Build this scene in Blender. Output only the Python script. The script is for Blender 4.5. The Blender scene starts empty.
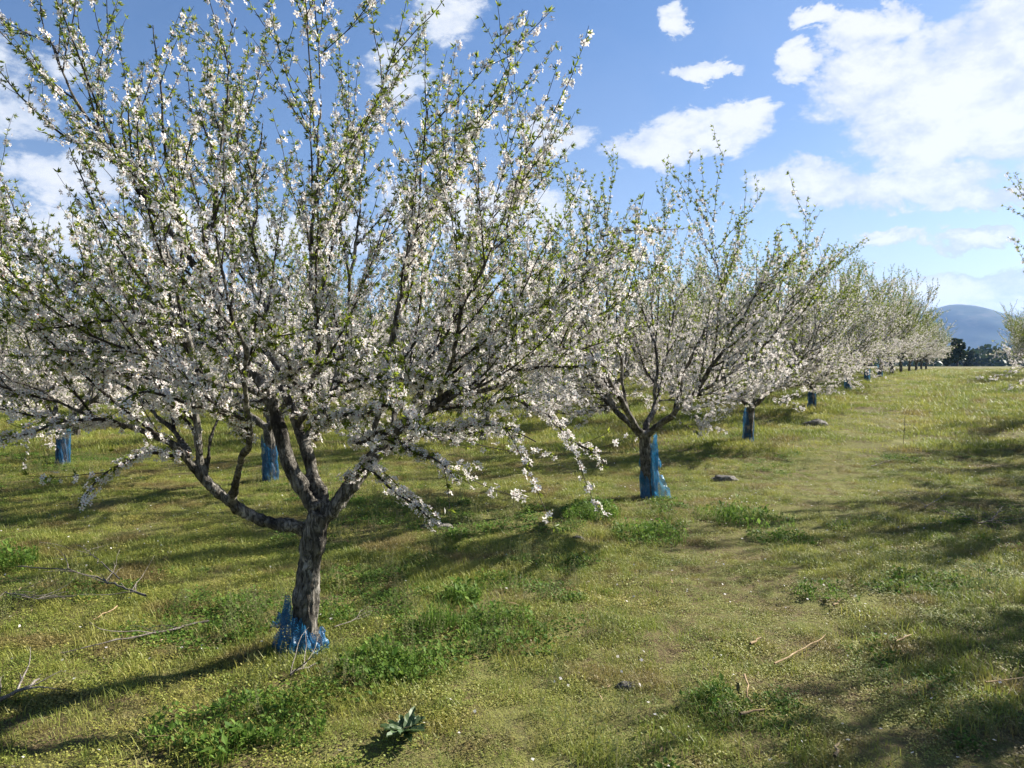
import bpy, math, random
import numpy as np
from mathutils import Vector, noise as mnoise

random.seed(7)
rng = np.random.default_rng(11)
S = bpy.context.scene
COL = S.collection
R = math.radians

# ------------------------------------------------------------------ camera, sky, sun, exposure
FPX, EYE, HORIZON = 760.0, 1.6, 362.0
PITCH = math.atan((384 - HORIZON) / FPX)
cd = bpy.data.cameras.new('camera'); cam = bpy.data.objects.new('camera', cd); COL.objects.link(cam)
cd.sensor_width = 36.0; cd.lens = 36.0 * FPX / 1024; cd.clip_start = 0.05; cd.clip_end = 30000
cam.location = (0, 0, EYE); cam.rotation_euler = (math.pi / 2 - PITCH, 0, 0)
S.camera = cam
S.view_settings.view_transform = 'Standard'; S.view_settings.look = 'None'
S.view_settings.exposure = 1.52; S.view_settings.gamma = 1.0; S.view_settings.use_curve_mapping = False

SUN_AZ, SUN_EL = R(59), R(31.5)
SV = Vector((math.sin(SUN_AZ) * math.cos(SUN_EL), math.cos(SUN_AZ) * math.cos(SUN_EL), math.sin(SUN_EL)))
sl = bpy.data.lights.new('sun', 'SUN'); sl.energy = 5.0; sl.angle = R(0.53); sl.color = (1.0, 0.94, 0.84)
sun = bpy.data.objects.new('sun', sl); COL.objects.link(sun)
sun.rotation_euler = SV.to_track_quat('Z', 'Y').to_euler(); sun.location = (20, 20, 30)

W = bpy.data.worlds.new('World'); S.world = W; W.use_nodes = True


class NT:
    """small helper to write node trees as expressions"""
    def __init__(s, tree): s.t = tree; s.n = tree.nodes; s.l = tree.links
    def new(s, kind, **kw):
        n = s.n.new(kind)
        for k, v in kw.items(): setattr(n, k, v)
        return n
    def put(s, sock, v):
        if isinstance(v, bpy.types.NodeSocket): s.l.new(v, sock)
        else: sock.default_value = v
    def math(s, op, a, b=None, c=None, clamp=False):
        n = s.new('ShaderNodeMath', operation=op, use_clamp=clamp); s.put(n.inputs[0], a)
        if b is not None: s.put(n.inputs[1], b)
        if c is not None: s.put(n.inputs[2], c)
        return n.outputs[0]
    def mix(s, f, a, b, op='MIX'):
        n = s.new('ShaderNodeMix', data_type='RGBA', blend_type=op)
        s.put(n.inputs[0], f); s.put(n.inputs[6], a); s.put(n.inputs[7], b)
        return n.outputs[2]
    def noise(s, vec, scale, detail=4, rough=.55, dist=0.0):
        n = s.new('ShaderNodeTexNoise'); s.put(n.inputs['Vector'], vec)
        n.inputs['Scale'].default_value = scale; n.inputs['Detail'].default_value = detail
        n.inputs['Roughness'].default_value = rough; n.inputs['Distortion'].default_value = dist
        return n.outputs[0]
    def ramp(s, f, stops):
        n = s.new('ShaderNodeValToRGB'); s.put(n.inputs[0], f)
        while len(n.color_ramp.elements) < len(stops): n.color_ramp.elements.new(.5)
        for e, (p, c) in zip(n.color_ramp.elements, stops):
            e.position = p; e.color = (c[0], c[1], c[2], 1) if hasattr(c, '__len__') else (c, c, c, 1)
        return n.outputs[0]
    def maprange(s, v, a, b, lo=0., hi=1., smooth=False):
        n = s.new('ShaderNodeMapRange'); n.interpolation_type = 'SMOOTHSTEP' if smooth else 'LINEAR'
        s.put(n.inputs[0], v)
        for i, x in zip((1, 2, 3, 4), (a, b, lo, hi)): s.put(n.inputs[i], x)
        return n.outputs[0]


w = NT(W.node_tree); w.n.clear()
tc = w.new('ShaderNodeTexCoord'); D = tc.outputs['Generated']
sky = w.new('ShaderNodeTexSky', sky_type='NISHITA', sun_disc=False)
sky.sun_elevation = SUN_EL; sky.sun_rotation = SUN_AZ; sky.air_density = 1.0; sky.dust_density = 0.6; sky.ozone_density = 1.8
sep = w.new('ShaderNodeSeparateXYZ'); w.l.new(D, sep.inputs[0])
sc = w.new('ShaderNodeVectorMath', operation='MULTIPLY'); w.l.new(D, sc.inputs[0]); sc.inputs[1].default_value = (1, 1, 1.7)
DN = sc.outputs[0]
n1 = w.noise(DN, 8.0, 9, .62, .3)
n2 = w.noise(DN, 26.0, 7, .65)
n3 = w.noise(DN, 16.0, 8, .66); n4 = w.noise(DN, 19.0, 8, .66, .5)
AZ = w.math('ADD', w.math('ARCTAN2', sep.outputs[0], sep.outputs[1]), w.math('MULTIPLY', w.math('SUBTRACT', n3, .5), .075))
ELT = w.math('ARCSINE', sep.outputs[2])
EL = w.math('ADD', ELT, w.math('MULTIPLY', w.math('SUBTRACT', n4, .5), .06))
nn = w.math('ADD', w.math('MULTIPLY', w.math('SUBTRACT', n1, .5), 1.5), w.math('MULTIPLY', w.math('SUBTRACT', n2, .5), .95))


def azel(px, py):
    a = math.atan((px - 512) / FPX); return a, math.atan((HORIZON - py) / FPX * math.cos(a))


def blob(px, py, wx, wy, amp=1.0):
    a, e = azel(px, py)
    u = w.math('DIVIDE', w.math('SUBTRACT', AZ, a), wx / FPX)
    v = w.math('DIVIDE', w.math('SUBTRACT', EL, e), wy / FPX)
    r = w.math('SQRT', w.math('ADD', w.math('MULTIPLY', u, u), w.math('MULTIPLY', v, v)))
    return w.math('MULTIPLY', w.math('SUBTRACT', 1.0, r), amp)


def union(blobs):
    o = blobs[0]
    for b in blobs[1:]: o = w.math('SMOOTH_MAX', o, b, .12)
    return o


cum = union([blob(*b) for b in [
    (925, 98, 100, 50), (1000, 55, 80, 52), (872, 32, 44, 18), (858, 78, 48, 34), (1020, 118, 90, 46), (797, 66, 24, 18, 1.3), (930, 145, 70, 26),
    (880, 190, 120, 20), (805, 184, 50, 25), (1005, 196, 70, 11), (1110, 90, 120, 80),
    (700, 138, 66, 24), (745, 122, 32, 16), (660, 150, 56, 22), (555, 138, 52, 22), (703, 73, 36, 10, 1.4), (675, 28, 14, 14, 1.2), (812, 22, 30, 9, 1.2), (967, 241, 34, 12, 1.6), (890, 240, 40, 8),
    (955, 290, 140, 22, 1.6), (1020, 302, 90, 20, 1.5), (5, 112, 50, 26, .8), (80, 178, 60, 24, .7), (70, 70, 36, 18, .5), (-120, 60, 120, 50), (440, 20, 50, 30, .7), (400, 80, 34, 30, .7),
    (480, 215, 120, 32, .9), (250, 240, 170, 24, .8), (60, 240, 130, 28, .8),
    (1500, 120, 260, 110), (-420, 160, 260, 90), (1900, 200, 200, 60), (-900, 60, 260, 120)]])
m_c = w.maprange(w.math('ADD', cum, w.math('MULTIPLY', nn, 1.0)), -.02, .36, 0, 1, True)
# thin veil clouds low over the horizon and here and there
veil = w.maprange(EL, R(1), R(17), 1, 0, True)
nv = w.noise(DN, 3.2, 5, .6, .6)
m_v = w.math('MULTIPLY', w.math('ADD', w.math('MULTIPLY', veil, .75), .12), w.maprange(nv, .36, .68, 0, 1, True))
m = w.math('MAXIMUM', w.math('MULTIPLY', m_c, .95), w.math('MULTIPLY', m_v, .42))
shade = w.maprange(w.math('ADD', w.math('MULTIPLY', cum, .5), w.math('MULTIPLY', nn, 1.3)), -.05, .55, 0, 1, True)
cl_col = w.mix(shade, (4.5, 5.0, 5.8, 1), (6.5, 6.6, 6.8, 1))
above = w.maprange(ELT, R(-2), R(0.3), 0, 1)
skyc = w.mix(1.0, sky.outputs[0], w.mix(w.maprange(ELT, R(2), R(24)), (0.72, 0.73, 0.83, 1), (0.56, 0.70, 0.88, 1)), 'MULTIPLY')
final = w.mix(w.math('MULTIPLY', m, above), skyc, cl_col)
bg = w.new('ShaderNodeBackground'); bg.inputs[1].default_value = 0.054
w.l.new(final, bg.inputs[0]); wo = w.new('ShaderNodeOutputWorld'); w.l.new(bg.outputs[0], wo.inputs[0])
W.cycles.sampling_method = 'MANUAL'; W.cycles.sample_map_resolution = 512
S.cycles.max_bounces = 6; S.cycles.diffuse_bounces = 3; S.cycles.transparent_max_bounces = 8
S.cycles.volume_bounces = 0; S.cycles.transmission_bounces = 4
S.cycles.use_denoising = True

# ------------------------------------------------------------------ helpers
def sstep(t):
    t = np.clip(t, 0, 1); return t * t * (3 - 2 * t)


def gbase(x, y):
    """broad shape of the ground: level near, rising to a crest ahead right, falling to the valley beyond"""
    x = np.asarray(x, float); y = np.asarray(y, float)
    t = np.clip((y - 11.5) / 27.0, 0, 1); rise = .97 * (t * (2 - t)) * sstep((x + 2) / 12.0)
    far = np.clip((y - 95) / 300.0, 0, 1); drop = -4 * far * far * (3 - 2 * far)
    return rise + drop


def ground(x, y):
    d = math.hypot(x, y)
    z = float(gbase(x, y))
    if d < 90:
        f = 1 if d < 40 else (90 - d) / 50
        z += f * (.05 * mnoise.noise((x * .55, y * .55, 3.1)) + .028 * mnoise.noise((x * 1.9, y * 1.9, 7.7)) + .022 * mnoise.noise((x * 5.5, y * 5.5, 1.7)))
    return z


CP, SP = math.cos(PITCH), math.sin(PITCH)
def ray(px, py):
    u = (px - 512) / FPX; v = (384 - py) / FPX
    return Vector((u, CP + v * SP, v * CP - SP))
def U(px, py, Y):
    """world point on the line of sight through a picture position, at distance Y ahead"""
    d = ray(px, py); return Vector((0, 0, EYE)) + d * (Y / d.y)
def G(px, py):
    """where that line of sight meets the ground"""
    d = ray(px, py); Y = 1.5
    while Y < 80:
        p = U(px, py, Y)
        if p.z <= ground(p.x, p.y): break
        Y += .02
    return Vector((p.x, p.y, ground(p.x, p.y)))


def mesh_obj(name, verts, faces, mats, parent=None, smooth=False, mat_idx=None):
    me = bpy.data.meshes.new(name)
    verts = np.asarray(verts, np.float32).reshape(-1, 3)
    if isinstance(faces, np.ndarray):
        k = faces.shape[1]; nf = len(faces)
        me.vertices.add(len(verts)); me.vertices.foreach_set('co', verts.ravel())
        me.loops.add(nf * k); me.loops.foreach_set('vertex_index', faces.astype(np.int32).ravel())
        me.polygons.add(nf); me.polygons.foreach_set('loop_start', np.arange(0, nf * k, k, dtype=np.int32))
        me.update(calc_edges=True); me.validate()
    else:
        me.from_pydata([tuple(v) for v in verts], [], faces)
    for m_ in (mats if isinstance(mats, (list, tuple)) else [mats]): me.materials.append(m_)
    if mat_idx is not None: me.polygons.foreach_set('material_index', np.asarray(mat_idx, np.int32))
    if smooth: me.polygons.foreach_set('use_smooth', [True] * len(me.polygons))
    o = bpy.data.objects.new(name, me); COL.objects.link(o)
    if parent: o.parent = parent
    return o


def tag(o, label=None, cat=None, group=None, kind=None):
    for k, v in (('label', label), ('category', cat), ('group', group), ('kind', kind)):
        if v: o[k] = v
    return o


def empty(name, loc, label, cat, group=None, rz=0, sc_=1.0):
    o = bpy.data.objects.new(name, None); COL.objects.link(o); o.empty_display_size = .2
    o.location = loc; o.rotation_euler = (0, 0, rz); o.scale = (sc_,) * 3
    return tag(o, label, cat, group)


class Tubes:
    """many tapered tubes collected into one mesh of quads"""
    def __init__(s): s.v = []; s.f = []; s.n = 0
    def add(s, pts, rad, sides=5, cap=True):
        pts = np.asarray(pts, float); n = len(pts)
        tan = np.gradient(pts, axis=0); tan /= np.linalg.norm(tan, axis=1)[:, None] + 1e-9
        ref = np.array([0, 0, 1.]) if abs(tan[0, 2]) < .9 else np.array([1., 0, 0])
        a = np.cross(tan, ref); a /= np.linalg.norm(a, axis=1)[:, None] + 1e-9
        b = np.cross(tan, a)
        th = np.arange(sides) * 2 * math.pi / sides
        ring = pts[:, None] + np.asarray(rad)[:, None, None] * (a[:, None] * np.cos(th)[None, :, None] + b[:, None] * np.sin(th)[None, :, None])
        s.v.append(ring.reshape(-1, 3))
        i = np.arange(n - 1)[:, None] * sides + np.arange(sides)[None]; j = np.arange(n - 1)[:, None] * sides + (np.arange(sides)[None] + 1) % sides
        s.f.append(np.stack([i, j, j + sides, i + sides], -1).reshape(-1, 4) + s.n)
        if cap and sides == 8:
            for r0 in (0, (n - 1) * sides):
                k = s.n + r0 + np.arange(8)
                s.f.append(np.array([[k[0], k[1], k[2], k[3]], [k[0], k[3], k[4], k[7]], [k[4], k[5], k[6], k[7]]]))
        s.n += n * sides
    def build(s, name, mat, parent=None, smooth=True):
        return mesh_obj(name, np.concatenate(s.v), np.concatenate(s.f), mat, parent, smooth)


# ------------------------------------------------------------------ materials
def material(name):
    m_ = bpy.data.materials.new(name); m_.use_nodes = True; t = NT(m_.node_tree); t.n.clear()
    t.out = t.new('ShaderNodeOutputMaterial'); return m_, t


def leafy(name, stops, trans=.35, rough=.55, spec=.25, pos_scale=None, per=None, tint=None):
    """thin leaf: reflecting and letting light through, colour varying from leaf to leaf"""
    m_, t = material(name)
    geo = t.new('ShaderNodeNewGeometry')
    f = geo.outputs['Random Per Island'] if per is None else t.new('ShaderNodeObjectInfo').outputs['Random']
    if pos_scale:
        nz = t.noise(geo.outputs['Position'], pos_scale, 3)
        f = t.math('ADD', t.math('MULTIPLY', f, .45), t.math('MULTIPLY', t.maprange(nz, .3, .7), .55))
    c = t.ramp(f, stops)
    if tint:
        scale, lo, hi, colr, amt = tint
        c = t.mix(t.math('MULTIPLY', t.maprange(t.noise(geo.outputs['Position'], scale, 4, .6), lo, hi, 0, 1, True), amt), c, colr)
    p = t.new('ShaderNodeBsdfPrincipled'); t.put(p.inputs['Base Color'], c); p.inputs['Roughness'].default_value = rough
    p.inputs['Specular IOR Level'].default_value = spec
    tr = t.new('ShaderNodeBsdfTranslucent'); t.put(tr.inputs[0], c)
    mx = t.new('ShaderNodeMixShader'); mx.inputs[0].default_value = trans
    t.l.new(p.outputs[0], mx.inputs[1]); t.l.new(tr.outputs[0], mx.inputs[2]); t.l.new(mx.outputs[0], t.out.inputs[0])
    return m_


M_PETAL = leafy('petal_white', [(0, (.67, .62, .62)), (.5, (.76, .73, .70)), (1, (.81, .78, .73))], .36, .6, .15)
M_HEART = leafy('flower_heart', [(0, (.30, .10, .09)), (.6, (.42, .20, .13)), (1, (.45, .36, .12))], .1, .7, .1)
M_LEAF = leafy('almond_leaf', [(0, (.085, .13, .020)), (.5, (.18, .24, .028)), (1, (.31, .34, .042))], .55, .45, .3)
M_TWIG = None


def bark(name, dark, mid, light, scale, bump):
    m_, t = material(name); geo = t.new('ShaderNodeNewGeometry')
    tcn = t.new('ShaderNodeTexCoord')
    mp = t.new('ShaderNodeMapping'); t.l.new(tcn.outputs['Object'], mp.inputs[0]); mp.inputs['Scale'].default_value = (1, 1, .38)
    a = t.noise(mp.outputs[0], scale, 6, .65, .6); b = t.noise(mp.outputs[0], scale * 3.3, 4, .7)
    big = t.noise(tcn.outputs['Object'], 7.0, 4, .6)
    mp2 = t.new('ShaderNodeMapping'); t.l.new(tcn.outputs['Object'], mp2.inputs[0]); mp2.inputs['Scale'].default_value = (1, 1, .22)
    fis = t.math('ABSOLUTE', t.math('SUBTRACT', t.noise(mp2.outputs[0], scale * 1.1, 5, .62, 1.2), .5)); crack = t.maprange(fis, 0, .05)
    h = t.math('ADD', t.math('MULTIPLY', a, .8), t.math('ADD', t.math('MULTIPLY', b, .5), t.math('MULTIPLY', crack, .35)))
    c = t.ramp(t.math('ADD', t.math('ADD', t.math('MULTIPLY', a, .7), t.math('MULTIPLY', t.math('SUBTRACT', b, .5), .5)), t.math('MULTIPLY', t.math('SUBTRACT', big, .5), 1.1)),
               [(.12, dark), (.36, mid), (.62, light)])
    c = t.mix(t.math('MULTIPLY', t.math('SUBTRACT', 1, crack), .8), c, (dark[0] * .8, dark[1] * .8, dark[2] * .8, 1))
    p = t.new('ShaderNodeBsdfPrincipled'); t.put(p.inputs['Base Color'], c); p.inputs['Roughness'].default_value = .85
    p.inputs['Specular IOR Level'].default_value = .15
    bp = t.new('ShaderNodeBump'); bp.inputs['Strength'].default_value = .9; bp.inputs['Distance'].default_value = bump; t.put(bp.inputs['Height'], h)
    t.l.new(bp.outputs[0], p.inputs['Normal']); t.l.new(p.outputs[0], t.out.inputs[0])
    return m_


M_BARK = bark('almond_bark', (.032, .028, .024), (.155, .142, .12), (.42, .39, .345), 20, .03)
M_TWIG = bark('twig_bark', (.022, .018, .016), (.055, .046, .041), (.13, .118, .105), 60, .002)
M_DEAD = bark('dead_wood', (.10, .085, .07), (.20, .175, .15), (.36, .33, .29), 50, .004)
M_STRAW = bark('peeled_stick', (.26, .17, .09), (.42, .31, .18), (.55, .44, .28), 40, .002)
M_STONE = bark('grey_stone', (.09, .085, .075), (.17, .16, .14), (.30, .28, .25), 12, .02)


def net_material():
    m_, t = material('blue_net'); uv = t.new('ShaderNodeTexCoord')
    mp = t.new('ShaderNodeMapping'); t.l.new(uv.outputs['UV'], mp.inputs[0])
    s2 = t.new('ShaderNodeSeparateXYZ'); t.l.new(mp.outputs[0], s2.inputs[0])
    def strand(v, n):
        fr = t.math('FRACT', t.math('MULTIPLY', v, n)); return t.math('LESS_THAN', t.math('ABSOLUTE', t.math('SUBTRACT', fr, .5)), .17)
    d1 = t.math('ADD', s2.outputs[0], s2.outputs[1]); d2 = t.math('SUBTRACT', s2.outputs[0], s2.outputs[1])
    on = t.math('MAXIMUM', strand(d1, 64), strand(d2, 64))
    nz = t.noise(uv.outputs['Object'], 14, 3)
    oi = t.new('ShaderNodeObjectInfo').outputs['Random']; nz = t.math('ADD', nz, t.math('MULTIPLY', t.math('SUBTRACT', oi, .5), .35))
    c = t.ramp(nz, [(.3, (.010, .085, .21)), (.7, (.024, .20, .40))])
    df = t.new('ShaderNodeBsdfPrincipled'); t.put(df.inputs['Base Color'], c); df.inputs['Roughness'].default_value = .42
    tl = t.new('ShaderNodeBsdfTranslucent'); t.put(tl.inputs[0], c)
    mx = t.new('ShaderNodeMixShader'); mx.inputs[0].default_value = .4; t.l.new(df.outputs[0], mx.inputs[1]); t.l.new(tl.outputs[0], mx.inputs[2])
    tp = t.new('ShaderNodeBsdfTransparent'); m2 = t.new('ShaderNodeMixShader'); t.put(m2.inputs[0], on)
    t.l.new(tp.outputs[0], m2.inputs[1]); t.l.new(mx.outputs[0], m2.inputs[2]); t.l.new(m2.outputs[0], t.out.inputs[0])
    return m_


M_NET = net_material()


def ground_material():
    m_, t = material('meadow_soil'); geo = t.new('ShaderNodeNewGeometry'); P = geo.outputs['Position']
    a = t.noise(P, .45, 5, .6); b = t.noise(P, 3.2, 5, .65); c_ = t.noise(P, 26, 5, .7)
    f = t.math('ADD', t.math('MULTIPLY', a, .5), t.math('ADD', t.math('MULTIPLY', b, .4), t.math('MULTIPLY', t.math('SUBTRACT', c_, .5), .55)))
    c = t.ramp(f, [(.18, (.060, .042, .026)), (.36, (.13, .10, .05)), (.50, (.15, .155, .046)), (.62, (.20, .18, .065)), (.80, (.25, .19, .10))])
    p = t.new('ShaderNodeBsdfPrincipled'); t.put(p.inputs['Base Color'], c); p.inputs['Roughness'].default_value = .95; p.inputs['Specular IOR Level'].default_value = .1
    bp = t.new('ShaderNodeBump'); bp.inputs['Strength'].default_value = .8; bp.inputs['Distance'].default_value = .03
    t.put(bp.inputs['Height'], t.math('ADD', c_, t.math('MULTIPLY', t.noise(P, 90, 3), .5)))
    t.l.new(bp.outputs[0], p.inputs['Normal']); t.l.new(p.outputs[0], t.out.inputs[0])
    return m_


def far_material(name, stops, scale):
    m_, t = material(name); geo = t.new('ShaderNodeNewGeometry')
    c = t.ramp(t.noise(geo.outputs['Position'], scale, 6, .6), stops)
    p = t.new('ShaderNodeBsdfPrincipled'); t.put(p.inputs['Base Color'], c); p.inputs['Roughness'].default_value = .95; p.inputs['Specular IOR Level'].default_value = .05
    t.l.new(p.outputs[0], t.out.inputs[0]); return m_


# ------------------------------------------------------------------ ground, hills, air
def axis(lo, hi, fine_lo, fine_hi, step, grow):
    a = list(np.arange(fine_lo, fine_hi + 1e-6, step)); s_ = step
    while a[-1] < hi: s_ *= grow; a.append(a[-1] + s_)
    s_ = step; b = []
    x = fine_lo
    while x > lo: s_ *= grow; x -= s_; b.append(x)
    return np.array(b[::-1] + a)


xs = axis(-5200, 5200, -10, 12, .11, 1.07); ys = axis(-60, 6500, 1.0, 22, .11, 1.07)
X, Y = np.meshgrid(xs, ys); Z = np.array([[ground(x, y) for x in xs] for y in ys])
nx, ny = len(xs), len(ys); idx = np.arange(nx * ny).reshape(ny, nx)
F = np.stack([idx[:-1, :-1], idx[:-1, 1:], idx[1:, 1:], idx[1:, :-1]], -1).reshape(-1, 4)
gr = mesh_obj('ground', np.stack([X, Y, Z], -1), F, ground_material(), smooth=True); tag(gr, kind='structure')

M_HILL = far_material('hill_scrub', [(.3, (.015, .030, .014)), (.5, (.03, .05, .022)), (.72, (.10, .095, .06))], .009)
def hill(name, cx, cy, sx, sy, h, seed, n=70):
    g = np.linspace(-1, 1, n); a, b = np.meshgrid(g, g); r2 = np.sqrt(a * a + b * b)
    prof = .5 * sstep(1 - r2) + .5 * np.clip(1 - r2, 0, 1) ** 1.15
    zz = np.zeros_like(a)
    for i in range(n):
        for j in range(n):
            nz = mnoise.fractal((a[i, j] * 2.2, b[i, j] * 2.2, seed), 1, 2, 5)
            zz[i, j] = h * prof[i, j] * (1 + .22 * nz * (1 - prof[i, j] * .6)) - 6
    idx = np.arange(n * n).reshape(n, n)
    F = np.stack([idx[:-1, :-1], idx[:-1, 1:], idx[1:, 1:], idx[1:, :-1]], -1).reshape(-1, 4)
    o = mesh_obj(name, np.stack([cx + a * sx, cy + b * sy, zz], -1), F, M_HILL, smooth=True); tag(o, kind='structure')


hx = lambda px, Yd: (px - 512) / FPX * Yd
hill('hill', hx(962, 4200), 4200, 1000, 900, 325, 1.3)
hill('hill', hx(1110, 4600), 4600, 1500, 700, 190, 5.1)
hill('hill', hx(860, 4800), 4800, 1100, 700, 150, 3.9)
hill('hill', hx(150, 4000), 4000, 900, 900, 350, 2.7)
hill('hill', hx(345, 4300), 4300, 800, 800, 370, 8.2)
hill('hill', hx(-30, 4500), 4500, 1100, 900, 330, 6.2)
hill('hill', hx(560, 4800), 4800, 1300, 700, 210, 9.4)

hz = bpy.data.meshes.new('haze'); bx = [(x, y, z) for x in (-5600, 5600) for y in (-200, 6900) for z in (-7, 430)]
hz.from_pydata(bx, [], [(0, 1, 3, 2), (4, 6, 7, 5), (0, 4, 5, 1), (2, 3, 7, 6), (0, 2, 6, 4), (1, 5, 7, 3)])
hm, t = material('haze_air'); pv = t.new('ShaderNodeVolumePrincipled')
pv.inputs['Color'].default_value = (.30, .52, 1.0, 1); pv.inputs['Density'].default_value = 0.78e-4; pv.inputs['Anisotropy'].default_value = .2
t.l.new(pv.outputs[0], t.out.inputs['Volume']); hz.materials.append(hm)
ho = bpy.data.objects.new('haze', hz); COL.objects.link(ho); tag(ho, kind='stuff')

# ------------------------------------------------------------------ almond trees
FL_V = [(0, 0, 0)]; FL_F = []
def flower_template():
    v, f, mi = [], [], []
    for k in range(5):
        a = k * 2 * math.pi / 5; b = len(v)
        for da, r, z in ((0, .10, .02), (-.50, .62, .20), (-.17, 1.0, .26), (.17, 1.0, .30), (.50, .62, .20)):
            v.append((r * math.cos(a + da), r * math.sin(a + da), z))
        f.append((b, b + 1, b + 2)); f.append((b, b + 2, b + 3)); f.append((b, b + 3, b + 4)); mi += [0, 0, 0]
    b = len(v)
    for k in range(4): v.append((.24 * math.cos(k * math.pi / 2), .24 * math.sin(k * math.pi / 2), .13))
    v.append((0, 0, .02)); f += [(b, b + 1, b + 2), (b, b + 2, b + 3)]; mi += [1, 1]
    v.append((0, 0, -.22)); f += [(b, b + 5, b + 2)]; mi += [1]
    return np.array(v), np.array(f), np.array(mi)


def leaf_template(wd=.14):
    v = [(0, 0, 0), (wd, .38, .07), (0, 1, -.06), (-wd, .38, .07), (0, .45, 0)]
    f = [(0, 1, 4), (4, 1, 2), (0, 4, 3), (4, 2, 3)]
    return np.array(v), np.array(f)


FT = flower_template(); LT = leaf_template()


def frames(nrm, roll):
    """per item an orthonormal frame whose third axis is nrm, turned by roll"""
    nrm = nrm / (np.linalg.norm(nrm, axis=1)[:, None] + 1e-9)
    ref = np.where(np.abs(nrm[:, 2:3]) < .9, np.array([[0, 0, 1.]]), np.array([[1., 0, 0]]))
    a = np.cross(ref, nrm); a /= np.linalg.norm(a, axis=1)[:, None]; b = np.cross(nrm, a)
    c, s_ = np.cos(roll)[:, None], np.sin(roll)[:, None]
    return a * c + b * s_, b * c - a * s_, nrm


def scatter(tmpl_v, tmpl_f, pos, nrm, size, r, roll=None):
    n = len(pos); A, B, C = frames(nrm, r.uniform(0, 6.28, n) if roll is None else roll)
    V = pos[:, None] + size[:, None, None] * (tmpl_v[None, :, 0:1] * A[:, None] + tmpl_v[None, :, 1:2] * B[:, None] + tmpl_v[None, :, 2:3] * C[:, None])
    Fc = (tmpl_f[None] + (np.arange(n) * len(tmpl_v))[:, None, None]).reshape(-1, tmpl_f.shape[1])
    return V.reshape(-1, 3), Fc


def unit(v): return v / (np.linalg.norm(v) + 1e-9)


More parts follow.
